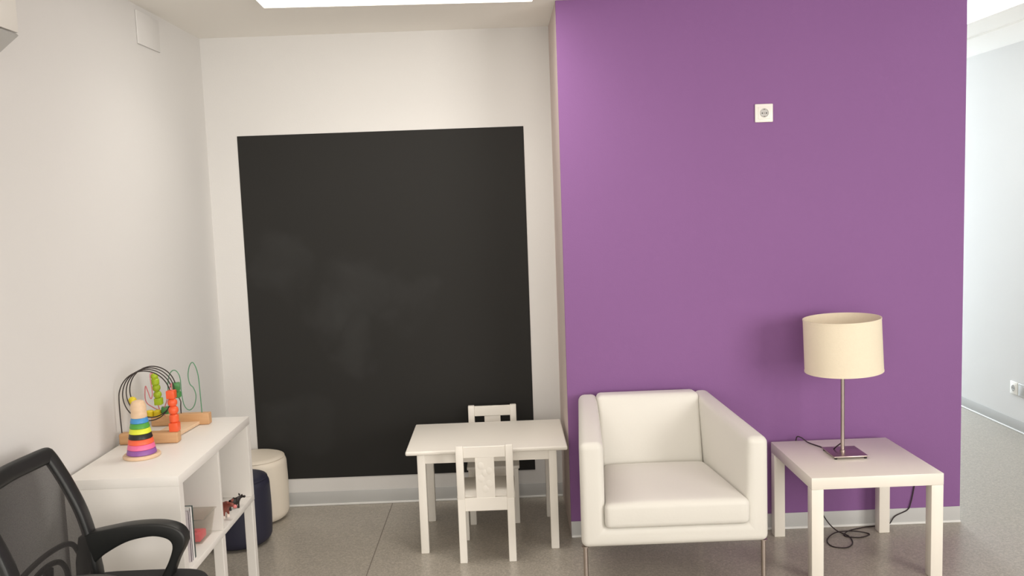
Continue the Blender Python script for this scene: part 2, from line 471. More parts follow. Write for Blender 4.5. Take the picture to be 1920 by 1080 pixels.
# seat cushion: subdivided slab, slightly crowned
tb = bmesh.new(); NX, NY = 14, 12
def cpt(u, v, top):
    y = -0.742 + (0.742 - 0.205) * v
    xl = 0.083 + (0.138 - 0.083) * v; xr = 0.668 - (0.668 - 0.604) * v
    x = xl + (xr - xl) * u
    e = (1 - (2 * u - 1) ** 4) * (1 - (2 * v - 1) ** 4)
    return (x, y, (0.424 + 0.014 * e) if top else 0.318)
top = [[tb.verts.new(cpt(i / NX, j / NY, 1)) for i in range(NX + 1)] for j in range(NY + 1)]
bot = [[tb.verts.new(cpt(i / NX, j / NY, 0)) for i in range(NX + 1)] for j in range(NY + 1)]
for j in range(NY):
    for i in range(NX):
        tb.faces.new((top[j][i], top[j][i + 1], top[j + 1][i + 1], top[j + 1][i]))
        tb.faces.new((bot[j][i], bot[j + 1][i], bot[j + 1][i + 1], bot[j][i + 1]))
for i in range(NX):
    tb.faces.new((bot[0][i], bot[0][i + 1], top[0][i + 1], top[0][i])); tb.faces.new((bot[NY][i + 1], bot[NY][i], top[NY][i], top[NY][i + 1]))
for j in range(NY):
    tb.faces.new((bot[j + 1][0], bot[j][0], top[j][0], top[j + 1][0])); tb.faces.new((bot[j][NX], bot[j + 1][NX], top[j + 1][NX], top[j][NX]))
bmesh.ops.recalc_face_normals(tb, faces=list(tb.faces))
eds = [e for e in tb.edges if e.calc_face_angle(0) > 0.9]
bmesh.ops.bevel(tb, geom=eds, offset=0.024, segments=4, affect='EDGES', profile=0.5)
b = nb(); merge(b, tb)
part('seat_cushion', b, M['leather'], t)
for lx, ly in ((0.008, -0.69), (0.730, -0.69), (0.075, -0.06), (0.617, -0.06)):
    b = nb(); lathe(b, lx, ly, [(0.0095, 0.0), (0.0095, 0.232), (0.016, 0.234), (0.016, 0.238)], 20)
    part('leg', b, M['steel'], t, label='thin round steel leg')

# ------------------------------------------------------------------ children's table and chairs
kx0, kx1, ky0, ky1, kz = -0.768, -0.017, -0.160, 0.347, 0.500
t = thing('kids_table', "low white wooden children's table in front of the blackboard", 'table', ((kx0 + kx1) / 2, (ky0 + ky1) / 2, 0))
b = nb(); box(b, kx0, kx1, ky0, ky1, kz - 0.020, kz, 0.007, 3); part('tabletop', b, M['kid'], t)
ix0, ix1, iy0, iy1 = kx0 + 0.050, kx1 - 0.050, ky0 + 0.028, ky1 - 0.028
for x in (ix0, ix1 - 0.038):
    for y in (iy0, iy1 - 0.038):
        b = nb(); box(b, x, x + 0.038, y, y + 0.038, 0, kz - 0.0195, 0.003, 2); part('leg', b, M['kid'], t)
for y in (iy0 + 0.004, iy1 - 0.022):
    b = nb(); box(b, ix0 + 0.037, ix1 - 0.037, y, y + 0.018, kz - 0.068, kz - 0.0195, 0.001, 1); part('apron', b, M['kid'], t)
for x in (ix0 + 0.004, ix1 - 0.022):
    b = nb(); box(b, x, x + 0.018, iy0 + 0.037, iy1 - 0.037, kz - 0.068, kz - 0.0195, 0.001, 1); part('apron', b, M['kid'], t)

def kids_chair(loc, label):
    x, y = loc; w = 0.129
    t = thing('kids_chair', label, 'chair', (x, y, 0), "white children's chairs at the low table")
    yr, yfnt = y - 0.150, y + 0.150
    for s in (-1, 1):
        xa, xb = (x - w, x - w + 0.034) if s < 0 else (x + w - 0.034, x + w)
        b = nb()   # rear leg running up into the back post, leaning a little
        hexa(b, [(xa, yr, 0), (xb, yr, 0), (xb, yr + 0.030, 0), (xa, yr + 0.030, 0),
                 (xa, yr, 0.30), (xb, yr, 0.30), (xb, yr + 0.030, 0.30), (xa, yr + 0.030, 0.30)], 0.002, 1)
        hexa(b, [(xa, yr, 0.298), (xb, yr, 0.298), (xb, yr + 0.030, 0.298), (xa, yr + 0.030, 0.298),
                 (xa, yr - 0.012, 0.549), (xb, yr - 0.012, 0.549), (xb, yr + 0.014, 0.549), (xa, yr + 0.014, 0.549)], 0.004, 2)
        part('back_post', b, M['kid'], t)
        b = nb(); box(b, xa + 0.002 * (s < 0), xb - 0.002 * (s > 0), yfnt - 0.032, yfnt, 0, 0.288, 0.003, 2); part('leg', b, M['kid'], t)
        b = nb(); box(b, xa + 0.006, xb - 0.006, yr + 0.029, yfnt - 0.031, 0.238, 0.288, 0.001, 1); part('side_rail', b, M['kid'], t)
    b = nb(); box(b, x - w - 0.004, x + w + 0.004, yr + 0.031, yfnt + 0.010, 0.2875, 0.305, 0.005, 3); part('seat', b, M['kid'], t)
    b = nb(); box(b, x - w + 0.0335, x + w - 0.0335, yfnt - 0.024, yfnt - 0.006, 0.238, 0.288, 0.001, 1); part('front_rail', b, M['kid'], t)
    b = nb(); box(b, x - w + 0.0335, x + w - 0.0335, yr + 0.004, yr + 0.022, 0.243, 0.304, 0.001, 1); part('lower_back_rail', b, M['kid'], t)
    b = nb()
    hexa(b, [(x - w + 0.0335, yr - 0.004, 0.492), (x + w - 0.0335, yr - 0.004, 0.492), (x + w - 0.0335, yr + 0.012, 0.492), (x - w + 0.0335, yr + 0.012, 0.492),
             (x - w + 0.0335, yr - 0.007, 0.545), (x + w - 0.0335, yr - 0.007, 0.545), (x + w - 0.0335, yr + 0.009, 0.545), (x - w + 0.0335, yr + 0.009, 0.545)], 0.002, 1)
    part('top_rail', b, M['kid'], t)
    b = nb()
    hexa(b, [(x - 0.043, yr + 0.006, 0.302), (x + 0.043, yr + 0.006, 0.302), (x + 0.043, yr + 0.018, 0.302), (x - 0.043, yr + 0.018, 0.302),
             (x - 0.043, yr - 0.003, 0.494), (x + 0.043, yr - 0.003, 0.494), (x + 0.043, yr + 0.009, 0.494), (x - 0.043, yr + 0.009, 0.494)], 0.001, 1)
    # shallow relief of leaves on the slat
    for zz, sx in ((0.455, -1), (0.43, 1), (0.395, -1), (0.37, 1), (0.42, 0), (0.345, 0)):
        lathe_b = nb(); lathe(lathe_b, 0, 0, [(0.0, 0.0016), (0.012, 0.0012), (0.015, 0.0)], 14)
        yy = yr + 0.006 - 0.009 * (zz - 0.302) / 0.192
        lathe_b.transform(Matrix.Translation((x + sx * 0.018, yy, zz)) @ Matrix.Rotation(PI / 2, 4, 'X') @ Matrix.Scale(1.25, 4, (0, 1, 0)))
        merge(b, lathe_b)
    part('back_slat', b, M['kid'], t)
    return t

def dup(root, loc, rz, label):
    r = root.copy(); C.objects.link(r); r.location = loc; r.rotation_euler = (0, 0, rz); r['label'] = label
    for ch in list(root.children):
        c = ch.copy(); C.objects.link(c); c.parent = r
        for g in list(ch.children):
            d = g.copy(); C.objects.link(d); d.parent = c
    return r
kc = kids_chair((-0.400, -0.112), "white wooden children's chair with its back to the room, nearest the viewer")
dup(kc, (-0.372, 0.360, 0), PI, "white wooden children's chair behind the low table, against the blackboard")

# ------------------------------------------------------------------ side table, lamp
lx, ly, L = 0.959, -0.5996, 0.55
t = thing('side_table', 'square white lacquered side table with thick legs, carrying the lamp', 'table', (lx + L / 2, ly + L / 2, 0))
b = nb(); box(b, lx, lx + L, ly, ly + L, 0.400, 0.450, 0.002, 2); part('tabletop', b, M['lack'], t)
for x in (lx + 0.0005, lx + L - 0.0505):
    for y in (ly + 0.0005, ly + L - 0.0505):
        b = nb(); box(b, x, x + 0.05, y, y + 0.05, 0, 0.3998, 0.002, 2); part('leg', b, M['lack'], t)

cx, cy = 1.208, -0.290
t = thing('table_lamp', 'table lamp with cream drum shade and steel stem on the side table', 'lamp', (cx, cy, 0.45))
b = nb(); box(b, 1.142, 1.293, -0.368, -0.212, 0.4585, 0.4645, 0.0012, 2); base = part('base_plate', b, M['steel'], t, label='square steel base plate')
for x in (1.152, 1.283):
    for y in (-0.358, -0.222):
        b = nb(); lathe(b, x, y, [(0.006, 0.4502), (0.007, 0.4588)], 14); part('rubber_foot', b, M['rubber'], base, label='black rubber foot')
b = nb(); lathe(b, cx, cy, [(0.012, 0.464), (0.012, 0.472), (0.0084, 0.474), (0.0084, 0.86), (0.012, 0.862), (0.012, 0.872)], 24); part('stem', b, M['steel'], t, label='brushed steel stem')
R0, R1, zl, zh = 0.1655, 0.1640, 0.831, 1.068
b = nb(); lathe(b, cx, cy, [(R0 - 0.003, zl), (R0 + 0.0012, zl), (R0 + 0.0012, zl + 0.006), (R0, zl + 0.0065), (R1, zh - 0.0065), (R1 + 0.0012, zh - 0.006), (R1 + 0.0012, zh), (R1 - 0.003, zh), (R0 - 0.003, zl)], 96, capped=False)
tilt = Matrix.Translation((cx, cy, 0.95)) @ Matrix.Rotation(-0.042, 4, 'Y') @ Matrix.Translation((-cx, -cy, -0.95))   # the shade sits a little askew
b.transform(tilt)
sh = part('lamp_shade', b, M['shade'], t, label='cream fabric drum shade')
b = nb()
for k in range(3):
    a = k * 2 * PI / 3 + 0.4
    tube(b, [(cx + 0.016 * math.cos(a), cy + 0.016 * math.sin(a), 0.880), (cx + (R0 - 0.002) * math.cos(a), cy + (R0 - 0.002) * math.sin(a), 0.900)], 0.0016, seg=8)
lathe(b, cx, cy, [(0.017, 0.878), (0.019, 0.880), (0.017, 0.882)], 24)
b.transform(tilt); part('shade_spider', b, M['plastic'], sh)
b = nb(); lathe(b, cx, cy, [(0.016, 0.868), (0.016, 0.915), (0.013, 0.918)], 24); part('bulb_holder', b, M['plastic'], t)
b = nb(); lathe(b, cx, cy, [(0.012, 0.916), (0.014, 0.93), (0.026, 0.955), (0.029, 0.975), (0.024, 0.995), (0.012, 1.006), (0, 1.008)], 24); part('bulb', b, M['bulb'], t)
# cord: leaves the stem, over the rear edge of the table, loops on the floor, rises to the wall
r = 0.0030
cordp = [(1.203, -0.284, 0.500), (1.190, -0.272, 0.484), (1.175, -0.235, 0.4535), (1.150, -0.170, 0.4535), (1.120, -0.100, 0.4545), (1.100, -0.058, 0.468), (1.085, -0.040, 0.462),
         (1.085, -0.038, 0.400), (1.120, -0.036, 0.300), (1.175, -0.034, 0.160), (1.225, -0.040, 0.055), (1.262, -0.075, 0.012), (1.300, -0.130, r), (1.285, -0.215, r), (1.235, -0.262, r), (1.180, -0.240, r),
         (1.185, -0.165, r), (1.250, -0.095, 0.008), (1.330, -0.085, 0.009), (1.395, -0.098, r), (1.400, -0.125, r), (1.340, -0.152, r), (1.283, -0.125, r), (1.315, -0.080, 0.006), (1.385, -0.040, r), (1.455, -0.0225, r), (1.520, -0.0215, 0.006),
         (1.545, -0.017, 0.012), (1.575, -0.010, 0.045), (1.635, -0.008, 0.073), (1.652, -0.0075, 0.110), (1.668, -0.007, 0.193), (1.674, -0.010, 0.280)]
b = nb(); tube(b, smooth_path(cordp, 7), 0.0028, seg=8); part('power_cord', b, M['cord'], t, label='dark brown lamp cord')
b = nb(); box(b, 1.660, 1.688, -0.036, -0.0005, 0.278, 0.306, 0.006, 3); part('plug', b, M['cord'], t)

# ------------------------------------------------------------------ poufs
def pouf(x, y, R, h, m, name, label):
    t = thing(name, label, 'pouf', (x, y, 0), 'round poufs')
    e = 0.045; pr = [(0, 0.004)]
    for k in range(7): a = -PI / 2 + k * PI / 12; pr.append((R - e + e * math.cos(a), 0.004 + e + e * math.sin(a)))
    for k in range(5): pr.append((R + 0.003 * math.sin(PI * (k + 1) / 6), 0.05 + (h - 0.1) * (k + 1) / 6))
    for k in range(9): a = k * PI / 16; pr.append((R - e + e * math.cos(a), h - e + e * math.sin(a)))
    pr += [(R * 0.5, h + 0.005), (0, h + 0.007)]
    b = nb(); lathe(b, x, y, pr, 64); part('cushion_body', b, m, t)
    b = nb(); n = 64; tube(b, [(x + (R - 0.011) * math.cos(2 * PI * k / n), y + (R - 0.011) * math.sin(2 * PI * k / n), h - 0.012) for k in range(n)], 0.0022, closed=True, seg=8)
    part('piping', b, m, t)
    b = nb(); lathe(b, x, y, [(R - 0.055, 0.0), (R - 0.055, 0.006)], 40); part('base_disc', b, M['rubber'], t)
    return t
pouf(-1.634, 0.431, 0.158, 0.345, M['white_pouf'], 'round_pouf', 'cream leatherette drum pouf in the alcove corner')
pouf(-1.640, 0.108, 0.158, 0.335, M['navy_pouf'], 'round_pouf', 'dark navy leatherette drum pouf beside the white shelf unit')

# ------------------------------------------------------------------ shelf unit
sx0, sx1, sy0, sy1, sz = XL + 0.022, -1.414, -1.190, -0.355, 0.745
t = thing('shelf_unit', 'low white two-compartment shelf unit on legs against the left wall', 'shelf', ((sx0 + sx1) / 2, (sy0 + sy1) / 2, 0))
b = nb(); box(b, sx0, sx1, sy0, sy1, sz - 0.034, sz, 0.0015, 2); part('top_panel', b, M['shelf'], t)
b = nb(); box(b, sx0, sx1, sy0, sy1, 0.372, 0.396, 0.0015, 2); part('shelf_board', b, M['shelf'], t)
for y in (sy0 + 0.0005, sy1 - 0.0385):
    b = nb(); box(b, sx0 + 0.0005, sx1 - 0.0005, y, y + 0.038, 0.3962, sz - 0.0342, 0.001, 1); part('side_panel', b, M['shelf'], t)
ym = (sy0 + sy1) / 2
b = nb(); box(b, sx0 + 0.001, sx1 - 0.0015, ym - 0.0085, ym + 0.0085, 0.3962, sz - 0.0342, 0.001, 1); part('divider', b, M['shelf'], t)
for y in (sy0 + 0.001, ym - 0.025, sy1 - 0.039):
    for x in (sx0 + 0.001, sx1 - 0.039):
        b = nb(); box(b, x, x + 0.038, y, y + 0.038, 0, 0.3718, 0.002, 1); part('leg', b, M['shelf'], t)

# ------------------------------------------------------------------ ring stacker
x, y, z = -1.645, -0.925, sz
t = thing('stacking_toy', 'wooden ring stacker toy with rainbow rings on the shelf unit', 'toy', (x, y, z))
b = nb(); lathe(b, x, y, [(0.063, z + 0.0002), (0.066, z + 0.003), (0.066, z + 0.009), (0.062, z + 0.013), (0, z + 0.013)], 56); part('base', b, M['light_wood'], t)
b = nb(); lathe(b, x, y, [(0.008, z + 0.012), (0.008, z + 0.155)], 20); part('peg', b, M['light_wood'], t)
cols = ['r_purple', 'r_pink', 'r_orange', 'r_black', 'r_yellow', 'r_green', 'r_blue']; hh = 0.0193; zz = z + 0.0132
for i, c in enumerate(cols):
    ra = 0.0525 - i * 0.0034; rb = ra - 0.0040; h = hh - 0.0003
    b = nb(); lathe(b, x, y, [(0.0085, zz), (ra - 0.002, zz), (ra, zz + 0.002), (rb + 0.0005, zz + h - 0.002), (rb - 0.0015, zz + h), (0.0085, zz + h), (0.0085, zz)], 56, capped=False)
    part('ring', b, M[c], t, label=c[2:] + ' wooden ring'); zz += hh
b = nb(); lathe(b, x, y, [(0.027, zz), (0.0285, zz + 0.003), (0.0275, zz + 0.018), (0.0265, zz + 0.022), (0.0275, zz + 0.030), (0.0265, zz + 0.048), (0.021, zz + 0.059), (0.012, zz + 0.0635), (0, zz + 0.065)], 48)
part('head', b, M['light_wood'], t, label='pale wooden knob on top')

# ------------------------------------------------------------------ bead maze
t = thing('bead_maze', 'wooden bead maze toy with looping wires on the shelf unit', 'toy', (-1.68, -0.6, sz))
b = nb(); box(b, -1.803, -1.574, -0.758, -0.716, sz + 0.0002, sz + 0.044, 0.006, 3); part('front_block', b, M['beech'], t)
b = nb(); box(b, -1.790, -1.546, -0.478, -0.440, sz + 0.0002, sz + 0.048, 0.004, 3); part('rear_block', b, M['beech'], t)
b = nb(); hexa(b, [(-1.715, -0.72, sz + 0.002), (-1.612, -0.72, sz + 0.002), (-1.585, -0.474, sz + 0.002), (-1.688, -0.474, sz + 0.002),
                   (-1.715, -0.72, sz + 0.016), (-1.612, -0.72, sz + 0.016), (-1.585, -0.474, sz + 0.016), (-1.688, -0.474, sz + 0.016)], 0.002, 2)
part('base_slat', b, M['light_wood'], t)
# dark coil: three and a bit turns, from the front block to the rear block
def coil(a):
    """a: turns from the left side of the front turn, clockwise as seen from the room"""
    f = a / 3.5
    y = -0.735 + 0.105 * f
    ccx = -1.700 - 0.004 * f; ccz = 0.926 + 0.012 * f; RR = 0.103 - 0.010 * f
    an = PI - 2 * PI * a
    return (ccx + RR * math.cos(an) * 0.96, y, ccz + RR * math.sin(an))
pts = [(-1.797, -0.737, sz + 0.03), (-1.799, -0.737, 0.86)]
pts += [coil(k / 24.0) for k in range(0, 85)]
e0 = pts[-1]
pts += [(-1.622, -0.600, 0.900), (-1.650, -0.50, 0.855), (-1.666, -0.462, 0.825), (-1.668, -0.459, sz + 0.035)]
b = nb(); tube(b, smooth_path(pts, 3), 0.0023, seg=8); part('coil_wire', b, M['wire_dark'], t, label='dark wire coil')
gp = [(-1.580, -0.458, sz + 0.035), (-1.582, -0.458, 0.88), (-1.586, -0.458, 0.962), (-1.602, -0.458, 1.008), (-1.618, -0.458, 0.995), (-1.627, -0.458, 0.955), (-1.622, -0.458, 0.918), (-1.608, -0.458, 0.900), (-1.600, -0.458, 0.866), (-1.610, -0.458, 0.825),
      (-1.632, -0.458, 0.806), (-1.652, -0.458, 0.826), (-1.660, -0.458, 0.880), (-1.661, -0.458, 0.942), (-1.672, -0.458, 0.972), (-1.690, -0.458, 0.978), (-1.707, -0.458, 0.955), (-1.716, -0.458, 0.900), (-1.716, -0.458, sz + 0.035)]
b = nb(); tube(b, smooth_path(gp, 6), 0.0020, seg=8); part('wavy_wire', b, M['wire_green'], t, label='green S-curved wire')
pp = [(-1.590, -0.737, sz + 0.03), (-1.590, -0.737, 0.95), (-1.605, -0.71, 0.965), (-1.66, -0.66, 0.86), (-1.735, -0.60, 0.862), (-1.760, -0.585, 0.885), (-1.756, -0.585, 0.940), (-1.748, -0.585, 0.920), (-1.738, -0.585, 0.888), (-1.732, -0.58, 0.91), (-1.738, -0.575, 0.975), (-1.735, -0.57, 0.992), (-1.731, -0.565, 0.978), (-1.728, -0.555, 0.90), (-1.728, -0.53, 0.83), (-1.728, -0.462, sz + 0.035)]
b = nb(); tube(b, smooth_path(pp, 6), 0.0020, seg=8); part('zigzag_wire', b, M['wire_pink'], t, label='pink zigzag wire')
def bead(kind, x, y, z, s, m, lab, rot=0.0):
    b = nb()
    if kind == 'cube': box(b, -s, s, -s, s, -s, s, 0.003, 2)
    elif kind == 'ball': lathe(b, 0, 0, [(0.003 if a in (0, 10) else s * math.sin(PI * a / 10), -s * math.cos(PI * a / 10)) for a in range(11)], 24)
    else: lathe(b, 0, 0, [(s * 0.75, -s * 0.9), (s, -s * 0.6), (s, s * 0.6), (s * 0.75, s * 0.9)], 24)
    b.transform(Matrix.Translation((x, y, z)) @ Matrix.Rotation(rot, 4, 'Z'))
    part('bead', b, m, t, label=lab)
for kind, zz, s, dx in (('cube', 0.8065, 0.0175, 0.0), ('drum', 0.840, 0.0180, 0.0), ('ball', 0.8725, 0.0190, 0.0), ('ball', 0.903, 0.0185, -0.002), ('cube', 0.935, 0.0160, -0.004)):
    bead(kind, -1.590 + dx, -0.737, zz, s, M['orange'], 'orange wooden bead')
for kind, zz, s in (('ball', 0.975, 0.0150), ('drum', 0.952, 0.0155), ('ball', 0.926, 0.0165), ('ball', 0.897, 0.0165), ('cube', 0.868, 0.0145)):
    bead(kind, -1.728 + (0.975 - zz) * 0.05, -0.557 + (0.975 - zz) * 0.1, zz, s, M['lime'], 'lime green wooden bead')
def on_coil(a, kind, s, m, lab):
    p = coil(a); bead(kind, p[0], p[1], p[2], s, m, lab, 0.3)
on_coil(2.93, 'ball', 0.0165, M['yellow'], 'yellow wooden bead')
on_coil(2.775, 'drum', 0.0150, M['yellow'], 'yellow wooden bead'); on_coil(2.722, 'drum', 0.0150, M['yellow'], 'yellow wooden bead')
on_coil(2.662, 'cube', 0.0140, M['green'], 'green wooden bead')
on_coil(3.490, 'cube', 0.0155, M['green'], 'green wooden bead'); bead('drum', -1.619, -0.612, 0.908, 0.0150, M['green'], 'green wooden bead')

# ------------------------------------------------------------------ things inside the shelf unit
zb = 0.3962
def book(y, th, h, d, m, label, tilt):
    t = thing('book', label, 'book', (-1.44, y, zb), 'thin books in the near compartment')
    b = nb(); x1 = -1.432; x0 = x1 - d
    box(b, x0, x1, y, y + 0.0016, zb + 0.0003, zb + h); box(b, x0, x1, y + th - 0.0016, y + th, zb + 0.0003, zb + h); box(b, x1 - 0.0016, x1, y, y + th, zb + 0.0003, zb + h)
    part('cover', b, m, t, smooth=False)
    b = nb(); box(b, x0 + 0.003, x1 - 0.0018, y + 0.0018, y + th - 0.0018, zb + 0.003, zb + h - 0.003); part('pages', b, M['pages'], t, smooth=False, label='white page block')
    t.rotation_euler = (tilt, 0, 0)
    return t
book(-1.078, 0.012, 0.185, 0.13, M['book_lilac'], 'thin lilac-grey book standing first against the shelf side panel', 0.0)
book(-1.064, 0.020, 0.192, 0.14, M['book_white'], 'thicker white book standing between the lilac-grey and dark teal books', 0.0)
book(-1.042, 0.008, 0.192, 0.14, M['book_teal'], 'thin dark teal book standing nearest the plastic tub', 0.0)

t = thing('plastic_tub', 'clear open plastic tub in the near shelf compartment', 'tub', (-1.515, -0.860, zb))
def tub(b, inset, z0, z1, close_top=False):
    x0, x1, y0, y1 = -1.590, -1.455, -0.965, -0.845
    return x0, x1, y0, y1
tb = bmesh.new()
def rect(x0, x1, y0, y1, z): return [tb.verts.new(p) for p in ((x0, y0, z), (x1, y0, z), (x1, y1, z), (x0, y1, z))]
rs = [rect(-1.583, -1.452, -0.915, -0.805, zb + 0.0004), rect(-1.598, -1.437, -0.927, -0.791, zb + 0.098), rect(-1.596, -1.439, -0.925, -0.793, zb + 0.098), rect(-1.581, -1.454, -0.913, -0.807, zb + 0.003)]
tb.faces.new(rs[0][::-1]); tb.faces.new(rs[3])
for a, c in zip(rs, rs[1:]):
    for k in range(4): tb.faces.new((a[k], a[(k + 1) % 4], c[(k + 1) % 4], c[k]))
b = nb(); merge(b, tb); part('tub_body', b, M['clear'], t, smooth=False)
b = nb(); tube(b, [(-1.601, -0.930, zb + 0.098), (-1.434, -0.930, zb + 0.098), (-1.434, -0.788, zb + 0.098), (-1.601, -0.788, zb + 0.098)], 0.002, closed=True, seg=8); part('rim', b, M['clear'], t)
b = nb(); box(b, -1.565, -1.460, -0.908, -0.836, zb + 0.0035, zb + 0.034, 0.006, 3)
for k in range(3):
    lathe(b, -1.545 + k * 0.032, -0.872, [(0.010, zb + 0.033), (0.010, zb + 0.040), (0.008, zb + 0.0415)], 20)
single('toy_block', b, M['red'], 'red plastic toy block lying inside the clear tub', 'toy', (-1.512, -0.872, zb + 0.0035))

# small toy animals, each one skinned surface
def skinned(name, verts, edges, radii, m, parent, label=None):
    me = bpy.data.meshes.new(name); me.from_pydata(verts, edges, [])
    o = bpy.data.objects.new(name, me); C.objects.link(o)
    sk = o.modifiers.new('skin', 'SKIN'); sk.use_smooth_shade = True
    for i, r in enumerate(radii): me.skin_vertices[0].data[i].radius = (r, r)
    me.skin_vertices[0].data[0].use_root = True
    sb = o.modifiers.new('sub', 'SUBSURF'); sb.levels = 1; sb.render_levels = 1
    dg = bpy.context.evaluated_depsgraph_get(); ev = o.evaluated_get(dg)
    nm = bpy.data.meshes.new_from_object(ev)
    o.modifiers.clear(); o.data = nm; nm.name = name; nm.materials.clear(); nm.materials.append(m)
    for p in nm.polygons: p.use_smooth = True
    o.parent = parent
    if label: o['label'] = label
    return o
def toy_animal(name, label, loc, rot, s, body, legm, muz):
    t = thing(name, label, 'toy animal', loc, 'small toy animals')
    V = [(0, 0, .042), (.028, 0, .044), (-.026, 0, .042), (.046, 0, .058), (.062, 0, .060), (.076, 0, .054), (-.044, 0, .036), (-.050, 0, .018)]
    E = [(0, 1), (0, 2), (1, 3), (3, 4), (4, 5), (2, 6), (6, 7)]
    Rr = [.019, .017, .018, .011, .011, .007, .004, .003]
    i = len(V)
    for (ax, sy) in ((1, 1), (1, -1), (2, 1), (2, -1)):
        bx_ = V[ax][0]
        V += [(bx_, sy * .011, .030), (bx_ + (.002 if ax == 1 else -.003), sy * .012, .016), (bx_, sy * .012, .003)]
        Rr += [.008, .0052, .0055]
        E += [(ax, i), (i, i + 1), (i + 1, i + 2)]; i += 3
    V = [tuple(c * s for c in v) for v in V]; Rr = [r_ * s for r_ in Rr]
    skinned('body', V, E, Rr, body, t)
    for sy in (1, -1):
        b = nb(); lathe(b, 0, 0, [(0.0045 * s, 0), (0.0055 * s, 0.005 * s), (0.0025 * s, 0.013 * s), (0, 0.015 * s)], 10)
        b.transform(Matrix.Translation((0.055 * s, sy * 0.009 * s, 0.067 * s)) @ Matrix.Rotation(-sy * 0.8, 4, 'X'))
        e = part('ear', b, body, None); e.parent = t; e.location = (0, 0, 0)
    b = nb(); lathe(b, 0, 0, [(0.0, -0.008 * s), (0.007 * s, -0.004 * s), (0.008 * s, 0.002 * s), (0.004 * s, 0.008 * s), (0, 0.009 * s)], 14)
    b.transform(Matrix.Translation((0.080 * s, 0, 0.053 * s)) @ Matrix.Rotation(PI / 2, 4, 'Y'))
    e = part('muzzle', b, muz, None); e.parent = t; e.location = (0, 0, 0)
    for bx_ in (0.028, -0.028):
        for sy in (1, -1):
            b = nb(); lathe(b, bx_ * s, sy * 0.012 * s, [(0.0068 * s, 0.0), (0.0064 * s, 0.008 * s), (0.0056 * s, 0.016 * s), (0.0030 * s, 0.018 * s)], 12)
            e = part('sock', b, legm, None, label='white lower leg'); e.parent = t; e.location = (0, 0, 0)
    t.rotation_euler = (0, 0, rot)
    return t
toy_animal('toy_cow', 'small reddish brown toy cow with white legs in the far compartment', (-1.474, -0.628, zb), -0.45, 1.0, M['cow_brown'], M['toy_white'], M['toy_pink'])
toy_animal('toy_dog', 'small black toy animal standing behind the brown toy cow', (-1.450, -0.538, zb), 0.9, 0.70, M['toy_black'], M['toy_black'], M['toy_black'])

# ------------------------------------------------------------------ office chair
yc = -1.63
t = thing('office_chair', 'black mesh-back office chair with loop armrests beside the shelf unit', 'office chair', (-1.45, yc, 0))
prof = [(0.47, -1.585), (0.56, -1.590), (0.647, -1.603), (0.679, -1.610), (0.723, -1.623), (0.776, -1.644), (0.838, -1.672), (0.914, -1.712), (0.93, -1.722)]
def bx_at(z):
    for (a, xa), (c, xc) in zip(prof, prof[1:]):
        if z <= c: return xa + (xc - xa) * (z - a) / (c - a)
    return prof[-1][1]
hw = 0.205   # half width at frame centre line
loop = []
def cp(yo, z, dx=0.0): return (bx_at(z) - 0.013 + dx, yc + yo, z)
side = [(0.50, 0.196), (0.56, 0.204), (0.64, 0.208), (0.72, 0.208), (0.80, 0.208), (0.86, 0.206), (0.892, 0.203)]
loop += [cp(h, z) for z, h in side]
loop += [cp(0.190, 0.903), cp(0.12, 0.906, -0.004), cp(0.0, 0.908, -0.010), cp(-0.12, 0.906, -0.004), cp(-0.190, 0.903)]
loop += [cp(-h, z) for z, h in side[::-1]]
loop += [cp(-0.08, 0.486, -0.01), cp(0.0, 0.482, -0.014), cp(0.08, 0.486, -0.01)]
# frame: flat band swept round the loop; `side` = roughly the back's normal
sp = smooth_path(loop, 4, closed=True)
b = nb(); tube(b, sp, 0.0265, 0.014, side=(1, 0, 0.35), closed=True, seg=16, power=0.6); part('back_frame', b, M['black'], t)
# mesh panel
tb = bmesh.new(); NZ, NW = 24, 14; rows = []
def halfw(z):
    for (a, ha), (c, hc) in zip(side, side[1:]):
        if z <= c: return ha + (hc - ha) * (z - a) / (c - a)
    return side[-1][1]
for j in range(NZ + 1):
    z = 0.490 + (0.915 - 0.490) * j / NZ; row = []
    for i in range(NW + 1):
        u = -1 + 2 * i / NW; h = halfw(z) - 0.004
        row.append(tb.verts.new((bx_at(z) - 0.010 - 0.020 * (1 - u * u) * (z - 0.45) / 0.46, yc + u * h, z)))
    rows.append(row)
for j in range(NZ):
    for i in range(NW): tb.faces.new((rows[j][i], rows[j][i + 1], rows[j + 1][i + 1], rows[j + 1][i]))
b = nb(); merge(b, tb); part('back_mesh', b, M['mesh'], t, label='see-through black mesh')
# lumbar bracket: two nested arches behind the mesh, joined to a spine
def arch(zs): return smooth_path([(-1.648, yc + o, z) for o, z in zs], 6)
b = nb()
tube(b, arch([(-0.205, 0.575), (-0.170, 0.622), (-0.12, 0.645), (-0.04, 0.655), (0.04, 0.655), (0.12, 0.645), (0.170, 0.622), (0.205, 0.575)]), 0.0085, 0.008, side=(1, 0, 0), seg=10)
tube(b, arch([(-0.120, 0.500), (-0.118, 0.560), (-0.085, 0.603), (-0.03, 0.620), (0.03, 0.620), (0.085, 0.603), (0.118, 0.560), (0.120, 0.500)]), 0.0085, 0.008, side=(1, 0, 0), seg=10)
tube(b, [(-1.640, yc, 0.615), (-1.645, yc, 0.54), (-1.640, yc, 0.46), (-1.58, yc, 0.412), (-1.46, yc, 0.408)], 0.012, 0.022, side=(0, 1, 0), seg=12)
part('lumbar_bracket', b, M['black'], t)
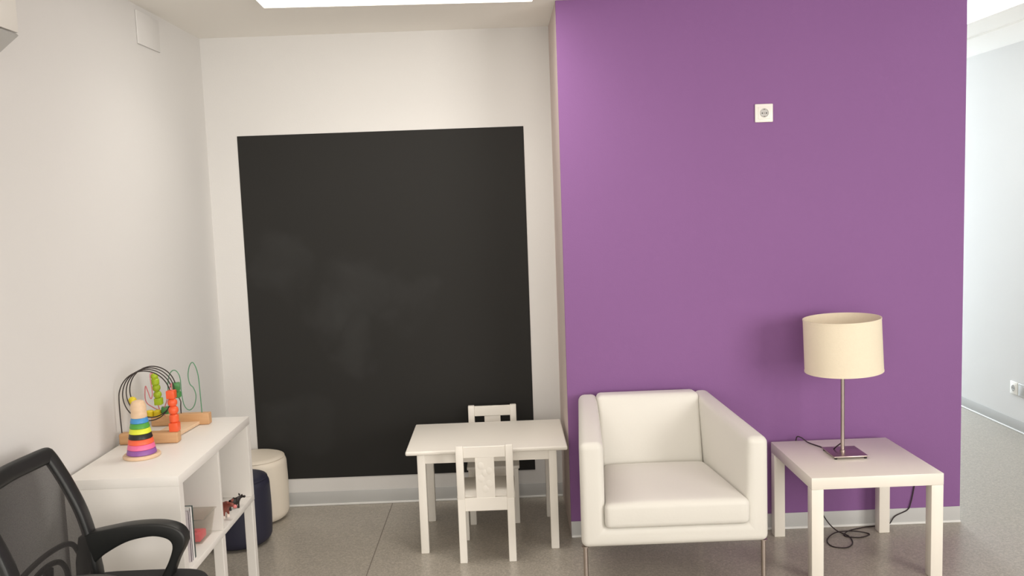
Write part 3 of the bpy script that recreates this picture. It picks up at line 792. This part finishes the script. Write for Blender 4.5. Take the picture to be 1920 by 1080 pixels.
# loop armrests
outer = [(-1.640, 0.640), (-1.606, 0.652), (-1.544, 0.664), (-1.476, 0.674), (-1.399, 0.676), (-1.349, 0.667), (-1.32, 0.650), (-1.307, 0.623), (-1.314, 0.592), (-1.336, 0.554), (-1.358, 0.502), (-1.368, 0.470)]
inner = [(-1.400, 0.470), (-1.391, 0.503), (-1.367, 0.546), (-1.350, 0.593), (-1.356, 0.618), (-1.383, 0.631), (-1.419, 0.634), (-1.48, 0.623), (-1.532, 0.600), (-1.586, 0.564), (-1.632, 0.506), (-1.655, 0.480), (-1.655, 0.560)]
def sm2(p): return [(v.x, v.z) for v in smooth_path([(a, 0, c) for a, c in p], 4)]
poly = sm2(outer) + sm2(inner)
for yy in (-1.450, yc - (-1.450 - yc) - 0.052):
    b = nb(); prism(b, poly, 'y', yy, yy + 0.052, 0.007, 3); part('armrest', b, M['black'], t)
# seat
b = nb()
n = 40; outl = []
for k in range(n):
    a = 2 * PI * k / n; c, s = math.cos(a), math.sin(a); p = 0.42
    outl.append((-1.455 + 0.222 * math.copysign(abs(c) ** p, c), yc + 0.262 * math.copysign(abs(s) ** p, s)))
prism(b, outl, 'z', 0.430, 0.502, 0.020, 4); part('seat', b, M['seatfab'], t)
b = nb(); box(b, -1.56, -1.34, yc - 0.10, yc + 0.10, 0.395, 0.431, 0.008, 2); part('seat_mechanism', b, M['black'], t)
for s in (-1, 1):
    b = nb(); box(b, -1.415, -1.355, yc + s * 0.16 - 0.06, yc + s * 0.16 + 0.06, 0.418, 0.431, 0.003, 1)
    part('arm_bracket', b, M['black'], t)
b = nb(); lathe(b, -1.45, yc, [(0.028, 0.10), (0.028, 0.26), (0.016, 0.262), (0.016, 0.396)], 24); part('gas_lift', b, M['black'], t)
for k in range(5):
    a = 2 * PI * k / 5 + 0.6; c, s = math.cos(a), math.sin(a)
    b = nb(); tube(b, [(-1.45 + 0.02 * c, yc + 0.02 * s, 0.112), (-1.45 + 0.15 * c, yc + 0.15 * s, 0.092), (-1.45 + 0.27 * c, yc + 0.27 * s, 0.072)], 0.016, 0.020, side=(-s, c, 0), seg=10)
    ft = part('base_spoke', b, M['black'], t)
    b = nb(); lathe(b, 0, 0, [(0.018, -0.02), (0.026, -0.017), (0.026, 0.017), (0.018, 0.02)], 20)
    b.transform(Matrix.Translation((-1.45 + 0.265 * c, yc + 0.265 * s, 0.0262)) @ Matrix.Rotation(a, 4, 'Z') @ Matrix.Rotation(PI / 2, 4, 'X'))
    lathe(b, -1.45 + 0.265 * c, yc + 0.265 * s, [(0.006, 0.05), (0.006, 0.068)], 10)
    part('caster', b, M['rubber'], ft)

# ------------------------------------------------------------------ lights
def area(name, loc, target, sx, sy, power, col):
    l = bpy.data.lights.new(name, 'AREA'); l.shape = 'RECTANGLE'; l.size = sx; l.size_y = sy; l.energy = power; l.color = col
    o = bpy.data.objects.new(name, l); C.objects.link(o); o.location = loc
    o.rotation_euler = (Vector(target) - Vector(loc)).to_track_quat('-Z', 'Y').to_euler()
    return o
area('window_light', (3.4, -4.6, 1.7), (0.0, 0.0, 0.9), 1.9, 1.7, 120, (1.0, 0.955, 0.90))
area('room_light', (-0.2, -5.6, 1.4), (-0.4, 0.0, 2.54), 3.2, 1.8, 82, (1.0, 0.95, 0.885))
area('corridor_window', (2.5, 5.6, 1.5), (2.7, 1.0, 1.2), 1.0, 1.8, 195, (0.76, 0.88, 1.0))

pl = area('panel_light', (-0.707, -0.355, H - 0.012), (-0.707, -0.355, 0.0), 1.15, 0.55, 6.0, (1.0, 0.955, 0.885))
pl.data.spread = math.radians(135)
w = bpy.data.worlds.new('daylight'); S.world = w; w.use_nodes = True
bg = w.node_tree.nodes['Background']; bg.inputs['Color'].default_value = (0.93, 0.96, 1.0, 1); bg.inputs['Strength'].default_value = 0.34

# ------------------------------------------------------------------ camera
F, pitch, yaw, roll = 1633.82, 0.1002, 0.0079, 0.0367
cpos = Vector((-0.2777, -4.0911, 1.6384))
fw = Vector((math.sin(yaw) * math.cos(pitch), math.cos(yaw) * math.cos(pitch), -math.sin(pitch)))
rt = Vector((math.cos(yaw), -math.sin(yaw), 0)); up = rt.cross(fw)
Rs = rt * math.cos(roll) - up * math.sin(roll); Us = rt * math.sin(roll) + up * math.cos(roll)
cam = bpy.data.cameras.new('camera'); co = bpy.data.objects.new('camera', cam); C.objects.link(co)
cam.sensor_fit = 'HORIZONTAL'; cam.sensor_width = 36.0; cam.lens = F / 1920 * 36.0; cam.clip_start = 0.02
mw = Matrix((Rs, Us, -fw)).transposed().to_4x4(); mw.translation = cpos
co.matrix_world = mw
S.camera = co
S.view_settings.view_transform = 'Standard'; S.view_settings.look = 'None'
S.view_settings.exposure = 0.0; S.view_settings.gamma = 1.0; S.view_settings.use_curve_mapping = False
